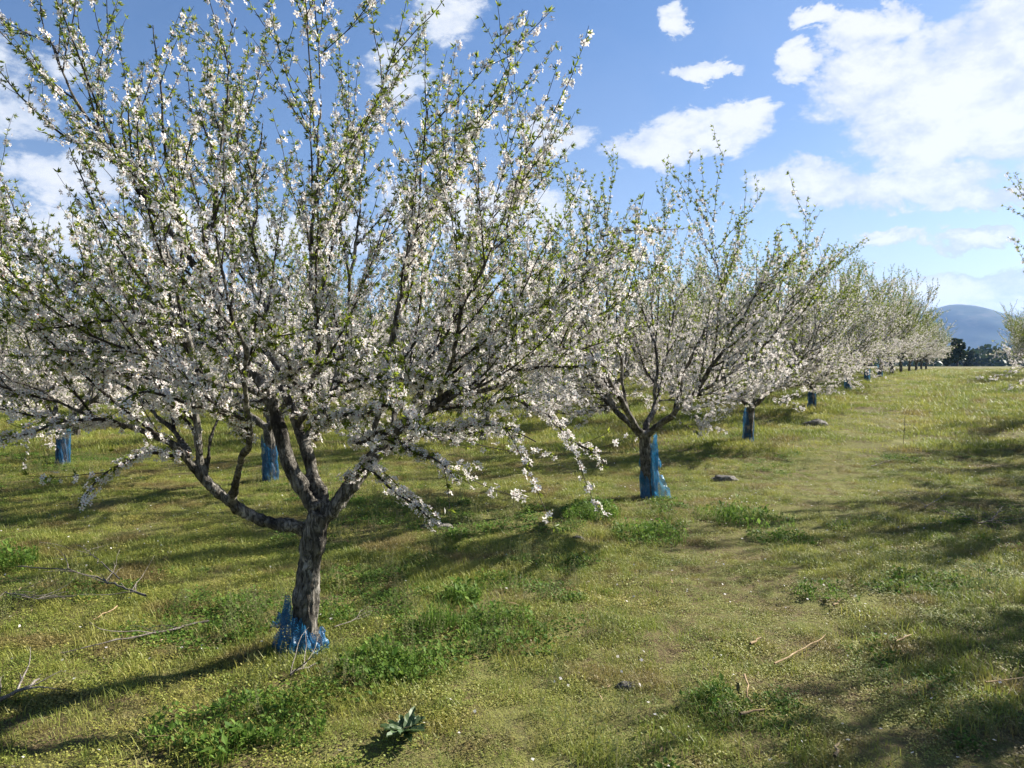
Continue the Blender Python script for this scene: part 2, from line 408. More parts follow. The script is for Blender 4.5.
class Almond:
    def __init__(s, seed):
        s.r = np.random.default_rng(seed); s.thick = Tubes(); s.thin = Tubes(); s.fl = []; s.lf = []; s.keep = None

    def smooth(s, pts, rad, step=.05, wob=.012):
        pts = np.asarray(pts, float); rad = np.asarray(rad, float)
        d = np.r_[0, np.cumsum(np.linalg.norm(np.diff(pts, axis=0), axis=1))]
        n = max(4, int(d[-1] / step)); u = np.linspace(0, d[-1], n)
        # Catmull-Rom like smoothing through repeated averaging
        P = np.stack([np.interp(u, d, pts[:, k]) for k in range(3)], 1); Q = np.interp(u, d, rad)
        for _ in range(3): P[1:-1] = .25 * P[:-2] + .5 * P[1:-1] + .25 * P[2:]
        w_ = s.r.normal(0, wob, P.shape); w_[0] = 0
        for _ in range(2): w_[1:-1] = .3 * w_[:-2] + .4 * w_[1:-1] + .3 * w_[2:]
        return P + w_, Q

    def limb(s, pts, rad, spawn=True, t0=.25, dens=1.0, out=None, lenf=1.0):
        P, Q = s.smooth(pts, rad, wob=.02); Q = Q * .86
        s.thick.add(P, Q, 8)
        if spawn: s.secondaries(P, Q, t0, dens, out, lenf)
        return P, Q

    def grow(s, p, d, L, r0, up, wig, step=.07):
        n = max(4, int(L / step)); pts = [p]; d = unit(d)
        for i in range(n):
            d = unit(d + s.r.normal(0, wig, 3) + np.array([0, 0, up * step])); p = p + d * (L / n); pts.append(p)
        pts = np.array(pts); return pts, np.linspace(r0, max(.0012, r0 * .22), n + 1)

    def secondaries(s, P, Q, t0, dens, out, lenf):
        L = np.linalg.norm(np.diff(P, axis=0), axis=1).sum(); n = int(L / .145 * dens * (1 - t0))
        for k in range(n):
            t = t0 + (1 - t0) * (k + s.r.uniform(0, 1)) / max(n, 1); i = min(len(P) - 2, int(t * (len(P) - 1)))
            tan = unit(P[i + 1] - P[i]); rnd = s.r.normal(0, 1, 3); rnd -= tan * rnd.dot(tan); rnd = unit(rnd)
            o = unit(np.array([P[i][0] - s.c[0], P[i][1] - s.c[1], 0]))
            d = tan * .8 + rnd * .78 + o * .38 + np.array([0, 0, .38])
            Ls = s.r.uniform(.5, 1.3) * lenf * (1.15 - .35 * t)
            pts, rad = s.grow(P[i], d, Ls, min(Q[i] * .6, .004 + .0065 * Ls), .75, .05)
            s.shoot(pts, rad, True)

    def shoot(s, pts, rad, kids=True, side=4):
        if s.keep is not None:
            bad = [k for k, p in enumerate(pts) if not s.keep(p)]
            if bad:
                if bad[0] < 4: return
                pts, rad = pts[:bad[0]], rad[:bad[0]]
        s.thin.add(pts, rad, side, False)
        L = np.linalg.norm(np.diff(pts, axis=0), axis=1).sum()
        s.dress(pts, L)
        if kids:
            hk = min(1, max(0, (pts[0][2] - 1.0) / (s.H - 1.0))); n = int(L / (.080 + .075 * hk))
            for k in range(n):
                t = .12 + .8 * (k + s.r.uniform(0, 1)) / max(1, n); i = min(len(pts) - 2, int(t * (len(pts) - 1)))
                tan = unit(pts[i + 1] - pts[i]); rnd = s.r.normal(0, 1, 3); rnd -= tan * rnd.dot(tan)
                d = tan * .8 + unit(rnd) * .62 + np.array([0, 0, .25])
                l2 = s.r.uniform(.07, .34) if s.r.random() < .8 else s.r.uniform(.35, .65)
                p2, r2 = s.grow(pts[i], d, l2, .0014 + .0036 * l2, .5, .06, .05)
                s.shoot(p2, r2, False, 3)

    def dress(s, pts, L):
        """flower clusters along the shoot, leaf tufts towards its tip"""
        n = max(2, int(L / .042))
        t = (np.arange(n) + s.r.uniform(0, 1, n)) / n; q = t * (len(pts) - 1); i = np.minimum(q.astype(int), len(pts) - 2); f = (q - i)[:, None]
        P = pts[i] * (1 - f) + pts[i + 1] * f; T = pts[i + 1] - pts[i]; T /= np.linalg.norm(T, axis=1)[:, None] + 1e-9
        hgt = np.clip((P[:, 2] - s.c[2] - 1.2) / (s.H - 1.2), 0, 1)
        pf = s.flow * (1.0 - .55 * t * t) * (1.10 - .95 * hgt); pl = s.leafy * (.45 + .6 * t * t) * (.34 + 2.3 * hgt)
        patch = np.array([mnoise.noise((p[0] * 3.4, p[1] * 3.4, p[2] * 3.4)) for p in P]) * .9
        for p, tn, a, b, pt in zip(P, T, pf, pl, patch):
            if s.r.random() < a * (1 + pt * 1.3):
                y = s.r.normal(0, 1, 3); y -= tn * y.dot(tn) * .8; y = unit(y)
                if s.r.random() < .6: s.thin.add([p, p + y * s.r.uniform(.02, .05) + tn * .012], [.0016, .001], 3, False)
                for _ in range(1 + int(s.r.random() ** 1.4 * 5.5)):
                    x = y * .8 + s.r.normal(0, 1, 3); x -= tn * x.dot(tn) * .7; x = unit(x); s.fl.append((p + x * s.r.uniform(.010, .036) + tn * s.r.normal(0, .014), x + np.array([0, 0, .25])))
            if s.r.random() < b * (1 - pt * 1.2):
                x = s.r.normal(0, 1, 3); x -= tn * x.dot(tn); x = unit(x); g = p + x * .006
                for _ in range(6 + int(s.r.random() * 7)):
                    d = unit(x * .75 + tn * .55 + s.r.normal(0, .55, 3)); s.lf.append((g, d))

    def parts(s, root, voxel, name_sfx=''):
        tr = s.thick.build('trunk', M_BARK, root)
        md = tr.modifiers.new('r', 'REMESH'); md.mode = 'VOXEL'; md.voxel_size = voxel
        dg = bpy.context.evaluated_depsgraph_get(); me = bpy.data.meshes.new_from_object(tr.evaluated_get(dg)); tr.modifiers.clear()
        old = tr.data; tr.data = me; bpy.data.meshes.remove(old); me.name = 'trunk'
        n = len(me.vertices); co = np.empty(n * 3, np.float32); me.vertices.foreach_get('co', co); co = co.reshape(-1, 3)
        no = np.empty(n * 3, np.float32); me.vertices.foreach_get('normal', no); no = no.reshape(-1, 3)
        for k in range(n):
            p = co[k]; rr = .35 if p[2] > .9 else 1.0
            d = .011 * mnoise.noise((p[0] * 26, p[1] * 26, p[2] * 9)) + .007 * mnoise.noise((p[0] * 60, p[1] * 60, p[2] * 26)) + .012 * mnoise.noise((p[0] * 9, p[1] * 9, p[2] * 8))
            co[k] += no[k] * d * rr
        me.vertices.foreach_set('co', co.ravel()); me.update()
        if not me.materials: me.materials.append(M_BARK)
        me.polygons.foreach_set('use_smooth', [True] * len(me.polygons))
        s.thin.build('branches', M_TWIG, root)
        P = np.array([a for a, b in s.fl]); Nn = np.array([b for a, b in s.fl])
        V, Fc = scatter(FT[0], FT[1], P, Nn, s.r.uniform(.0115, .0185, len(P)) * s.fsize, s.r)
        mesh_obj('blossom', V, Fc, [M_PETAL, M_HEART], root, mat_idx=np.tile(FT[2], len(P)))
        P = np.array([a for a, b in s.lf]); Dv = np.array([b for a, b in s.lf])
        # leaf template points along +y: give it a frame with y = direction
        Dv /= np.linalg.norm(Dv, axis=1)[:, None]; ref = s.r.normal(0, 1, Dv.shape); A = np.cross(Dv, ref); A /= np.linalg.norm(A, axis=1)[:, None]; C = np.cross(A, Dv)
        sz = s.r.uniform(.016, .036, len(P)) * s.lsize
        V = P[:, None] + sz[:, None, None] * (LT[0][None, :, 0:1] * A[:, None] + LT[0][None, :, 1:2] * Dv[:, None] + LT[0][None, :, 2:3] * C[:, None])
        Fc = (LT[1][None] + (np.arange(len(P)) * 5)[:, None, None]).reshape(-1, 3)
        mesh_obj('leaves', V.reshape(-1, 3), Fc, M_LEAF, root)
        print('tree', name_sfx, len(s.fl), 'flowers', len(s.lf), 'leaves', n, 'trunk verts')


# --- the big tree in front: trunk and limbs follow the picture
B0 = G(306, 648); YB = B0.y
root = empty('almond_tree', (B0.x, B0.y, B0.z), 'large white blossoming almond tree nearest the viewer, its bare trunk standing in slumped blue net', 'tree', 'almond trees of the orchard')
T = Almond(5); T.c = np.zeros(3); T.H = 4.2; T.flow = 1.08; T.leafy = 2.1; T.fsize = 1.02; T.lsize = 1.0
T.keep = lambda p: p[1] + B0.y > 1.75
L = lambda px, py, dy=0.0: tuple(U(px, py, YB + dy) - B0)
T.thick.add(*T.smooth([L(308, 664), L(306, 640), L(305, 610), L(310, 570), L(314, 540), L(320, 512)], [.098, .080, .070, .066, .068, .074], .04, .006), 8)
T.limb([L(316, 535), L(300, 528), L(255, 515, -.05), L(230, 500, -.1), L(198, 470, -.15)], [.05, .046, .04, .038, .034], False)
T.limb([L(198, 470, -.15), L(196, 430, -.16), L(188, 340, -.2), L(170, 250, -.25), L(150, 160, -.3)], [.027, .022, .018, .013, .007], t0=.15)
T.limb([L(202, 476, -.15), L(190, 455, -.2), L(125, 428, -.3), L(60, 400, -.45), L(-10, 370, -.6)], [.027, .02, .016, .012, .007], t0=.22)
T.limb([L(205, 478, -.14), L(212, 440, -.1), L(222, 405, 0), L(300, 395, .2)], [.014, .012, .010, .006], t0=.4, dens=.7)
T.limb([L(318, 510), L(292, 470, .05), L(270, 402, .12), L(240, 350, .2), L(206, 296, .25), L(197, 268, .28)], [.066, .052, .046, .04, .034, .032], True, .45, .9)
T.limb([L(197, 270, .28), L(160, 215, .3), L(118, 165, .34), L(75, 100, .36), L(35, 5, .4)], [.028, .022, .017, .012, .006], t0=.08)
T.limb([L(198, 270, .28), L(216, 200, .38), L(225, 120, .45), L(232, 20, .5)], [.024, .018, .012, .006], t0=.08)
T.limb([L(240, 350, .2), L(150, 300, .55), L(70, 270, .9), L(-20, 240, 1.2)], [.026, .02, .014, .007], t0=.1)
T.limb([L(322, 508, .03), L(316, 473, .10), L(296, 418, .22), L(284, 384, .34), L(266, 330, .55), L(252, 240, .8), L(262, 120, 1.0)], [.055, .044, .036, .028, .020, .013, .006], t0=.33)
T.limb([L(298, 424, .2), L(318, 360, .0), L(312, 260, -.25), L(318, 150, -.4), L(325, 40, -.5)], [.022, .019, .014, .009, .005], t0=.12)
T.limb([L(306, 445, .15), L(335, 385, .5), L(352, 290, .8), L(360, 180, 1.0), L(372, 90, 1.2)], [.022, .019, .014, .009, .005], t0=.15)
T.limb([L(326, 515), L(345, 494, .02), L(375, 454, .05), L(401, 424, .1), L(440, 402, .12), L(490, 362, .15), L(540, 312, .2), L(580, 262, .25), L(605, 228, .3)], [.060, .052, .046, .040, .034, .024, .016, .010, .005], t0=.34, dens=1.15, lenf=.5)
T.limb([L(372, 458, .05), L(384, 390, -.1), L(398, 300, -.25), L(418, 210, -.35), L(430, 110, -.4)], [.024, .020, .015, .009, .005], t0=.15)
T.limb([L(408, 420, .1), L(446, 340, .25), L(472, 265, .4), L(495, 205, .55), L(505, 145, .65)], [.020, .016, .012, .008, .004], t0=.12, lenf=.75)
T.limb([L(388, 440, .08), L(410, 370, .6), L(420, 300, 1.0), L(445, 220, 1.3), L(455, 130, 1.5)], [.022, .018, .012, .008, .004], t0=.15)
T.limb([L(440, 402, .12), L(455, 345, -.2), L(470, 290, -.4), L(498, 245, -.5), L(530, 190, -.5)], [.018, .014, .010, .007, .004], t0=.12, lenf=.7)
T.limb([L(232, 500, -.1), L(250, 440, -.5), L(245, 370, -.85), L(228, 300, -1.05), L(212, 215, -1.2)], [.026, .020, .015, .010, .005], t0=.3, dens=.8, lenf=.8)
T.limb([L(302, 435, .18), L(290, 400, .8), L(255, 360, 1.3), L(215, 320, 1.6)], [.026, .020, .014, .006], t0=.3)
T.limb([L(440, 402, .12), L(500, 388, .1), L(560, 350, .05), L(605, 310, 0)], [.020, .015, .010, .005], t0=.15, dens=1.2, lenf=.55)
T.limb([L(400, 425, .1), L(450, 400, -.25), L(500, 372, -.4), L(545, 330, -.5)], [.018, .013, .009, .004], t0=.15, dens=1.2, lenf=.6)
T.limb([L(262, 395, .13), L(200, 372, -.2), L(130, 345, -.5), L(60, 330, -.7), L(0, 300, -.8)], [.022, .017, .012, .008, .004], t0=.12, lenf=.8)
T.limb([L(190, 452, -.2), L(140, 400, .1), L(80, 360, .3), L(20, 320, .4)], [.018, .014, .009, .004], t0=.12, lenf=.8)
def drooping(pts, rad, kids=True):
    P, Q = T.smooth(pts, rad, wob=.03); T.shoot(P, Q, kids); T.dress(P, .9 * len(P) * .05); T.dress(P, .9 * len(P) * .05)
# near-level sprays filling the crown's lower half, left and right of the fork and towards the viewer
for spray in ([L(262, 392, .12), L(300, 365, -.3), L(350, 352, -.6), L(400, 350, -.8)], [L(284, 384, .34), L(330, 395, .1), L(390, 382, -.1), L(450, 385, -.2)],
              [L(345, 385, .0), L(385, 372, -.35), L(430, 380, -.6), L(480, 378, -.75)], [L(375, 454, .05), L(420, 435, .3), L(470, 432, .5), L(520, 440, .6)],
              [L(401, 424, .1), L(440, 428, -.2), L(485, 425, -.4), L(530, 432, -.5)], [L(490, 362, .15), L(530, 372, -.1), L(570, 365, -.25), L(615, 372, -.3)],
              [L(250, 440, -.45), L(215, 408, -.8), L(170, 398, -1.05), L(120, 392, -1.2)], [L(198, 440, -.16), L(150, 385, -.35), L(95, 372, -.5), L(40, 362, -.6)],
              [L(240, 350, .2), L(190, 345, .5), L(135, 365, .75), L(80, 372, .9)], [L(188, 340, -.2), L(140, 320, -.5), L(90, 322, -.7), L(40, 330, -.8)],
              [L(268, 405, .12), L(225, 395, .45), L(170, 410, .7), L(120, 405, .85)], [L(316, 440, .05), L(345, 415, -.5), L(385, 405, -.85), L(420, 412, -1.05)],
              [L(306, 400, .0), L(285, 360, -.45), L(268, 330, -.85), L(262, 318, -1.1)], [L(335, 385, .5), L(380, 345, .7), L(430, 330, .8), L(480, 338, .9)]):
    drooping(spray, [.011, .009, .006, .003])
drooping([L(345, 478, -.02), L(375, 465, -.15), L(405, 490, -.25), L(442, 527, -.32)], [.011, .008, .006, .003], False)
drooping([L(345, 478, -.02), L(375, 462, -.15), L(405, 487, -.25), L(440, 524, -.3)], [.004, .004, .003, .002], False)
drooping([L(352, 440, -.1), L(380, 432, -.3), L(425, 455, -.45), L(470, 486, -.55)], [.012, .009, .007, .003])
drooping([L(352, 442, -.1), L(382, 434, -.3), L(427, 457, -.45), L(468, 483, -.52)], [.004, .004, .003, .002], False)
drooping([L(430, 412, .12), L(500, 402, .1), L(545, 408, .1), L(575, 435, .08), L(606, 468, .06)], [.014, .011, .008, .006, .003])
drooping([L(190, 456, -.2), L(150, 445, -.35), L(110, 470, -.5), L(75, 500, -.6)], [.010, .008, .005, .003])
drooping([L(125, 428, -.3), L(80, 415, -.5), L(30, 425, -.6), L(-10, 440, -.65)], [.010, .008, .005, .003])
T.parts(root, .009, 'front')

# --- four other almond trees; each later copied along the rows
def make_variant(seed, H=4.3, spread=1.0, fork=.72, flow=.95, leafy_=.8, nl=5):
    r = np.random.default_rng(seed); t_ = Almond(seed + 100); t_.c = np.zeros(3); t_.H = H; t_.flow = flow * 1.1; t_.leafy = leafy_; t_.fsize = 1.15; t_.lsize = 1.2
    lean = r.normal(0, .05, 2)
    top = np.array([lean[0], lean[1], fork])
    t_.thick.add(*t_.smooth([(0, 0, -.12), (0, 0, .05), (lean[0] * .6, lean[1] * .6, fork * .55), top], [.105, .088, .074, .078], .04, .008), 8)
    a0 = r.uniform(0, 6.28)
    for k in range(nl):
        a = a0 + k * 2 * math.pi / nl + r.normal(0, .22); u = np.array([math.cos(a), math.sin(a), 0])
        sp = spread * r.uniform(.8, 1.15); hh = H * r.uniform(.62, .78)
        pts = [top + np.array([0, 0, -.05]), top + u * .28 * sp + np.array([0, 0, .16]), top + u * .72 * sp + np.array([0, 0, .52]), top + u * 1.2 * sp + np.array([0, 0, .45 * hh]), top + u * 1.62 * sp + np.array([0, 0, hh - fork - .1])]
        P, Q = t_.limb(pts, [.056, .046, .033, .020, .006], t0=.22, lenf=.85)
        # a side limb and an inner upright limb from each
        i = int(len(P) * r.uniform(.3, .42)); a2 = a + r.choice([-1, 1]) * r.uniform(.5, .9); u2 = np.array([math.cos(a2), math.sin(a2), 0])
        t_.limb([P[i], P[i] + u2 * .4 * sp + np.array([0, 0, .25]), P[i] + u2 * .9 * sp + np.array([0, 0, .75]), P[i] + u2 * 1.15 * sp + np.array([0, 0, 1.55])], [.03, .024, .015, .005], t0=.15)
        i = int(len(P) * .22)
        t_.limb([P[i], P[i] + u * .12 + np.array([0, 0, .5]), P[i] + u * .3 + np.array([r.normal(0, .15), r.normal(0, .15), 1.3]), P[i] + u * .45 + np.array([r.normal(0, .2), r.normal(0, .2), H * .62])], [.03, .024, .015, .005], t0=.25)
        # low spreading branch
        for q in range(3):
            i = int(len(P) * (.24 + .12 * q)); a3 = a + r.normal(0, .6); u3 = np.array([math.cos(a3), math.sin(a3), 0])
            t_.limb([P[i], P[i] + u3 * .5 + np.array([0, 0, .04]), P[i] + u3 * 1.05 * sp + np.array([0, 0, r.uniform(-.3, .15)])], [.018, .012, .005], t0=.15, lenf=.6)
    return t_


GROUP = 'almond trees of the orchard'
protos = []
for k, (sd, H, spd, fk, fl, lf_, nl) in enumerate([(21, 3.75, .95, .78, 1.0, .75, 4), (34, 3.7, 1.0, .72, .95, .9, 5), (47, 3.65, .98, .66, .85, 1.05, 5), (58, 3.8, .92, .75, .95, .8, 4), (66, 3.5, .95, .6, .42, 1.7, 5)]):
    vt = make_variant(sd, H, spd, fk, fl, lf_, nl); rt = empty('almond_tree', (0, 0, 0), 'almond tree', 'tree', GROUP)
    vt.parts(rt, .016, str(k)); protos.append(rt)
used = [False] * len(protos)


def plant_tree(k, loc, rz, sc_, label):
    p = protos[k]
    if not used[k]: used[k] = True; o = p
    else:
        o = p.copy(); COL.objects.link(o)
        for ch in list(p.children):
            c = ch.copy(); COL.objects.link(c); c.parent = o
    o.location = loc; o.rotation_euler = (0, 0, rz); o.scale = (sc_, sc_, sc_); o['label'] = label; o['group'] = GROUP
    return o


NETS = []
def net_sleeve(loc, h, r0, label, seed, flap=None, slump=False):
    r = np.random.default_rng(seed); na, nv = 132, 34; V = []; UV = []
    for j in range(nv):
        v = j / (nv - 1)
        for i in range(na):
            a = i / na * 2 * math.pi
            if slump:
                # thrown-down net: high against the left and near side of the trunk, low on the right, flared at the foot
                hi = .11 + .20 * max(0, math.cos(a - R(222))) ** 1.3 + .03 * math.sin(5 * a + 1) + .03 * mnoise.noise((math.cos(a) * 5, math.sin(a) * 5, 2.2))
                flare = (1 - v) ** 1.3 * (.035 + .055 * max(0, math.cos(a - R(195))) ** 2 + .04 * max(0, math.cos(a - R(300))))
                rr = r0 + flare + .010 * math.sin(11 * a + 4 * v) + .005 * math.sin(23 * a - 6 * v) + .024 * mnoise.noise((math.cos(a) * 3, math.sin(a) * 3, v * 3 + seed)) + .010 * mnoise.noise((math.cos(a) * 11, math.sin(a) * 11, v * 9 + seed))
                z = -.03 + v * hi + .03 * mnoise.noise((math.cos(a) * 6, math.sin(a) * 6, seed + v * 5))
            else:
                hi = h * (1 + .14 * math.sin(a + seed * 1.7) + .07 * math.sin(2 * a + seed) + .05 * mnoise.noise((math.cos(a) * 4, math.sin(a) * 4, seed)))
                rr = r0 * (1 + .12 * math.sin(3 * a + seed + 2 * v)) + .010 * math.sin(8 * a + 5 * v + seed) + .010 * (1 - v) ** 2 + .02 * mnoise.noise((math.cos(a) * 2, math.sin(a) * 2, v * 6 + seed))
                z = -.03 + v * hi
            V.append((rr * math.cos(a), rr * math.sin(a), z)); UV.append((i / na, v * h / (2 * math.pi * r0)))
    Fc = [(j * na + i, j * na + (i + 1) % na, (j + 1) * na + (i + 1) % na, (j + 1) * na + i) for j in range(nv - 1) for i in range(na)]
    for (ang, reach, zt, zb, wd) in (flap or []):
        b = len(V); m_, n_ = 10, 10; u = np.array([math.cos(ang), math.sin(ang)]); pr = np.array([-u[1], u[0]])
        for j in range(m_):
            for i in range(n_):
                s_, q = i / (n_ - 1), j / (m_ - 1)
                dist = r0 * .8 + reach * s_ * (1 - .55 * q * q); wob = wd * math.sin(q * 9 + s_ * 6 + seed) + .05 * mnoise.noise((s_ * 3, q * 3, seed * 1.3))
                p = u * dist + pr * wob; z = zb + (zt - zb) * q * (1 - .45 * s_) + .06 * mnoise.noise((s_ * 4, q * 4, seed + 9))
                V.append((p[0], p[1], max(z, -.02))); UV.append((s_ * .3, q * .3))
        Fc += [(b + j * n_ + i, b + j * n_ + i + 1, b + (j + 1) * n_ + i + 1, b + (j + 1) * n_ + i) for j in range(m_ - 1) for i in range(n_ - 1)]
    o = mesh_obj('trunk_net', V, Fc, M_NET, smooth=True); o.location = loc
    ul = o.data.uv_layers.new(name='UVMap')
    lv = np.empty(len(o.data.loops), np.int32); o.data.loops.foreach_get('vertex_index', lv); ul.data.foreach_set('uv', np.array(UV, np.float32)[lv].ravel())
    tag(o, label, 'tree net', 'blue nets round the almond trunks'); return o


net_sleeve((B0.x - .01, B0.y, B0.z), .25, .092, 'torn blue net slumped round the foot of the nearest big almond trunk', 3, [(R(182), .11, .25, .12, .03), (R(200), .15, .10, -.02, .04), (R(310), .08, .09, -.01, .03)], True)

ORD = ['', 'first', 'second', 'third', 'fourth', 'fifth', 'sixth', 'seventh', 'eighth', 'ninth', 'tenth', 'eleventh', 'twelfth', 'thirteenth', 'fourteenth', 'fifteenth']
rt_ = random.Random(3)
def row_tree(x, y, k, rz, sc_, label, net=None):
    z = ground(x, y); plant_tree(k, (x, y, z), rz, sc_, label)
    if net: net_sleeve((x, y, z), net[0], net[1], net[2], int(x * 7 + y * 13) % 50, net[3] if len(net) > 3 else None)


# the row led by the big tree
p = G(648, 497); row_tree(p.x, p.y, 0, 2.55, .97, 'almond tree second in the foreground tree\'s row, low forked above a torn bright blue net',
                          (.66, .092, 'blue net with a loose flap round the second trunk of the foreground row', [(R(-20), .20, .40, 0, .03), (R(-5), .08, .62, .35, .03)]))
p = G(748, 442); row_tree(p.x, p.y, 1, .6, 1.0, 'almond tree third in the foreground tree\'s row, straight trunk in dark blue net',
                          (.66, .092, 'dark blue net sleeve round the third trunk of the foreground row'))
for n, (px, yd, k, s_) in enumerate([(812, 19.1, 2, 1.0), (848, 24.0, 3, 1.02), (867, 28.6, 4, 1.12), (880, 33.4, 0, 1.05), (892, 38.4, 4, 1.12), (901, 43.2, 3, 1.0), (909, 48.4, 1, 1.0), (916, 54, 4, 1.05), (921, 60, 2, 1.0), (926, 66, 4, 1.05)]):
    o = ORD[n + 4]
    row_tree(hx(px, yd), yd, k, rt_.uniform(0, 6.28), s_, 'almond tree %s in the row led by the foreground tree%s' % (o, ', leaning trunk in blue net' if n == 1 else ''),
             (.5, .092, 'blue net sleeve round the %s trunk of the foreground row' % o) if n < 4 else None)
# rows further left
def row(x0, y0, sx, sy, n, name, nets, size, skip=()):
    for i in range(n):
        if i in skip: continue
        x, y = x0 + sx * i + rt_.uniform(-.2, .2), y0 + sy * i + rt_.uniform(-.2, .2)
        if i == 0: x, y = x0, y0
        o = ORD[i + 1]
        row_tree(x, y, (i + int(abs(x0))) % 4, rt_.uniform(0, 6.28), size * rt_.uniform(.9, 1.06), 'blossoming almond tree, %s seen in the %s' % (o, name),
                 (rt_.uniform(.40, .66), .092, 'blue net sleeve on the %s trunk in the %s' % (o, name)) if i in nets else None)
a = G(270, 480); row(a.x, a.y, 2.79, 4.9, 11, 'row next left of the foreground row', (0,), 1.0)
a = G(63, 465); row(a.x, a.y, 2.79, 4.9, 10, 'second row left of the foreground row', (0, 3), .9)
for rr, (x0, y0, n) in enumerate([(-12.3, 11.5, 11), (-16.6, 14.0, 10), (-22, 15.0, 10), (-24.5, 20.5, 9), (-26.5, 27.5, 8), (-31, 30, 8), (-33, 38, 7)]):
    for i in range(n):
        x, y = x0 + 2.79 * i + rt_.uniform(-.3, .3), y0 + 4.9 * i + rt_.uniform(-.3, .3)
        if y > 66: continue
        row_tree(x, y, rt_.randrange(4), rt_.uniform(0, 6.28), rt_.uniform(.84, .98), 'distant almond tree in the left background, screened by the blossoming rows in front')
# the row at the right, most of it outside the frame
for i, (x, y, s_) in enumerate([(9.45, 9.45, 1.22), (12.6, 13.4, 1.15), (15.0, 17.6, 1.1), (20.6, 25, 1.0), (21.4, 30.3, .85), (25.0, 35.5, 1.0), (28.6, 40.5, 1.0), (7.2, 5.2, 1.15)]):
    row_tree(x, y, 4 if i in (4, 5, 6) else (i + 1) % 4, rt_.uniform(0, 6.28), s_, 'almond tree at the right edge across the grass lane, %s along its row' % ORD[i + 1])

# ------------------------------------------------------------------ trees far behind the crest
M_DARKLEAF = leafy('dark_leaf', [(0, (.018, .035, .012)), (.6, (.035, .06, .02)), (1, (.06, .085, .03))], .2, .6, .2)
def crown_cloud(r, n, cx, cz, rx, rz_, leaf):
    pos = []
    cl = [np.array([r.normal(0, .45) * rx, r.normal(0, .45) * rx, cz + r.uniform(-.8, .75) * rz_]) for _ in range(16)]
    for _ in range(n):
        c = cl[int(r.random() * 16)]; d = unit(r.normal(0, 1, 3)); pos.append(c + d * r.uniform(.5, 1) ** .5 * rx * .42)
    pos = np.array(pos); nr = r.normal(0, 1, pos.shape)
    v = np.array([(-.5, -.5, 0), (.5, -.5, .1), (.5, .5, 0), (-.5, .5, .1)]); f = np.array([(0, 1, 2, 3)])
    return scatter(v, f, pos, nr, r.uniform(.6, 1.2, n) * leaf, r)
def far_tree(px, Yd, h, seed, label):
    x = hx(px, Yd); z = float(gbase(x, Yd)); r = np.random.default_rng(seed)
    o = empty('broadleaf_tree', (x, Yd, z), label, 'tree', 'dark trees beyond the orchard')
    tb = Tubes(); tb.add([(0, 0, -.5), (.1, 0, h * .3), (.2, .1, h * .75)], [h * .035, h * .028, h * .012], 8); tb.build('trunk', M_TWIG, o)
    V, Fc = crown_cloud(r, 2600, 0, h * .58, h * .34, h * .45, h * .05); mesh_obj('crown', V, Fc, M_DARKLEAF, o)
far_tree(957, 150, 6.0, 2, 'dark tall tree standing beyond the crest at the end of the rows')
far_tree(946, 175, 5.2, 5, 'dark lower tree half hidden behind the last blossoming tree of the row')
far_tree(969, 230, 5.6, 9, 'dark rounded tree right of the tall one beyond the crest')
r = np.random.default_rng(77); vs, fs, n0 = [], [], 0
for k in range(560):
    Yd = r.uniform(330, 1200); px = r.uniform(-60, 1100); x = hx(px, Yd); h = r.uniform(9, 14)
    V, Fc = crown_cloud(r, 130, 0, h * .5, h * .55, h * .5, h * .16); V = V + np.array([x, Yd, float(gbase(x, Yd))])
    vs.append(V); fs.append(Fc + n0); n0 += len(V)
wd = mesh_obj('woods', np.concatenate(vs), np.concatenate(fs), M_DARKLEAF); tag(wd, kind='stuff')

# ------------------------------------------------------------------ grass and ground cover (stuff)
M_GRASS = leafy('grass_blade', [(0, (.095, .15, .024)), (.4, (.215, .265, .046)), (.7, (.33, .335, .07)), (1, (.46, .40, .15))], .35, .5, .3, pos_scale=.8, per=True, tint=(1.5, .50, .63, (.26, .19, .08, 1), .75))
M_CLOVER = leafy('clover_leaf', [(0, (.08, .13, .022)), (.45, (.22, .26, .046)), (.75, (.34, .325, .075)), (1, (.42, .34, .12))], .3, .55, .25, pos_scale=1.1, per=True, tint=(1.5, .50, .63, (.21, .145, .062, 1), .78))
M_DRY = leafy('dry_stem', [(0, (.17, .125, .06)), (1, (.29, .23, .12))], .2, .7, .15, per=True)
M_WEED = leafy('weed_leaf', [(0, (.055, .12, .02)), (.5, (.115, .20, .032)), (1, (.18, .27, .05))], .42, .6, .12)
M_WISP = leafy('wispy_weed', [(0, (.10, .13, .045)), (.6, (.16, .18, .07)), (1, (.27, .25, .13))], .35, .6, .1, per=True)
M_GREY = leafy('thistle_leaf', [(0, (.06, .105, .042)), (1, (.11, .165, .065))], .25, .5, .3)


def blades(r, n, rad, lo, hi, wd, bend, flat=0.0):
    V, Fc = [], []
    for _ in range(n):
        a = r.uniform(0, 6.28); q = rad * math.sqrt(r.random()); b = np.array([q * math.cos(a), q * math.sin(a), -.01]); l = r.uniform(lo, hi); d = r.uniform(0, 6.28)
        u = np.array([math.cos(d), math.sin(d), 0]); s_ = np.array([-u[1], u[0], 0]) * wd * r.uniform(.7, 1.3); bn = bend * r.uniform(.3, 1.4) + flat
        m1 = b + u * l * .25 * bn + np.array([0, 0, l * .55 / (1 + .5 * bn)]); t2 = b + u * l * .8 * bn + np.array([0, 0, l * (.95 - .35 * min(bn, 1.8))])
        k = len(V); V += [b - s_, b + s_, m1 + s_ * .8, m1 - s_ * .8, t2]; Fc += [(k, k + 1, k + 2, k + 3), (k + 3, k + 2, k + 4)]
    return V, Fc


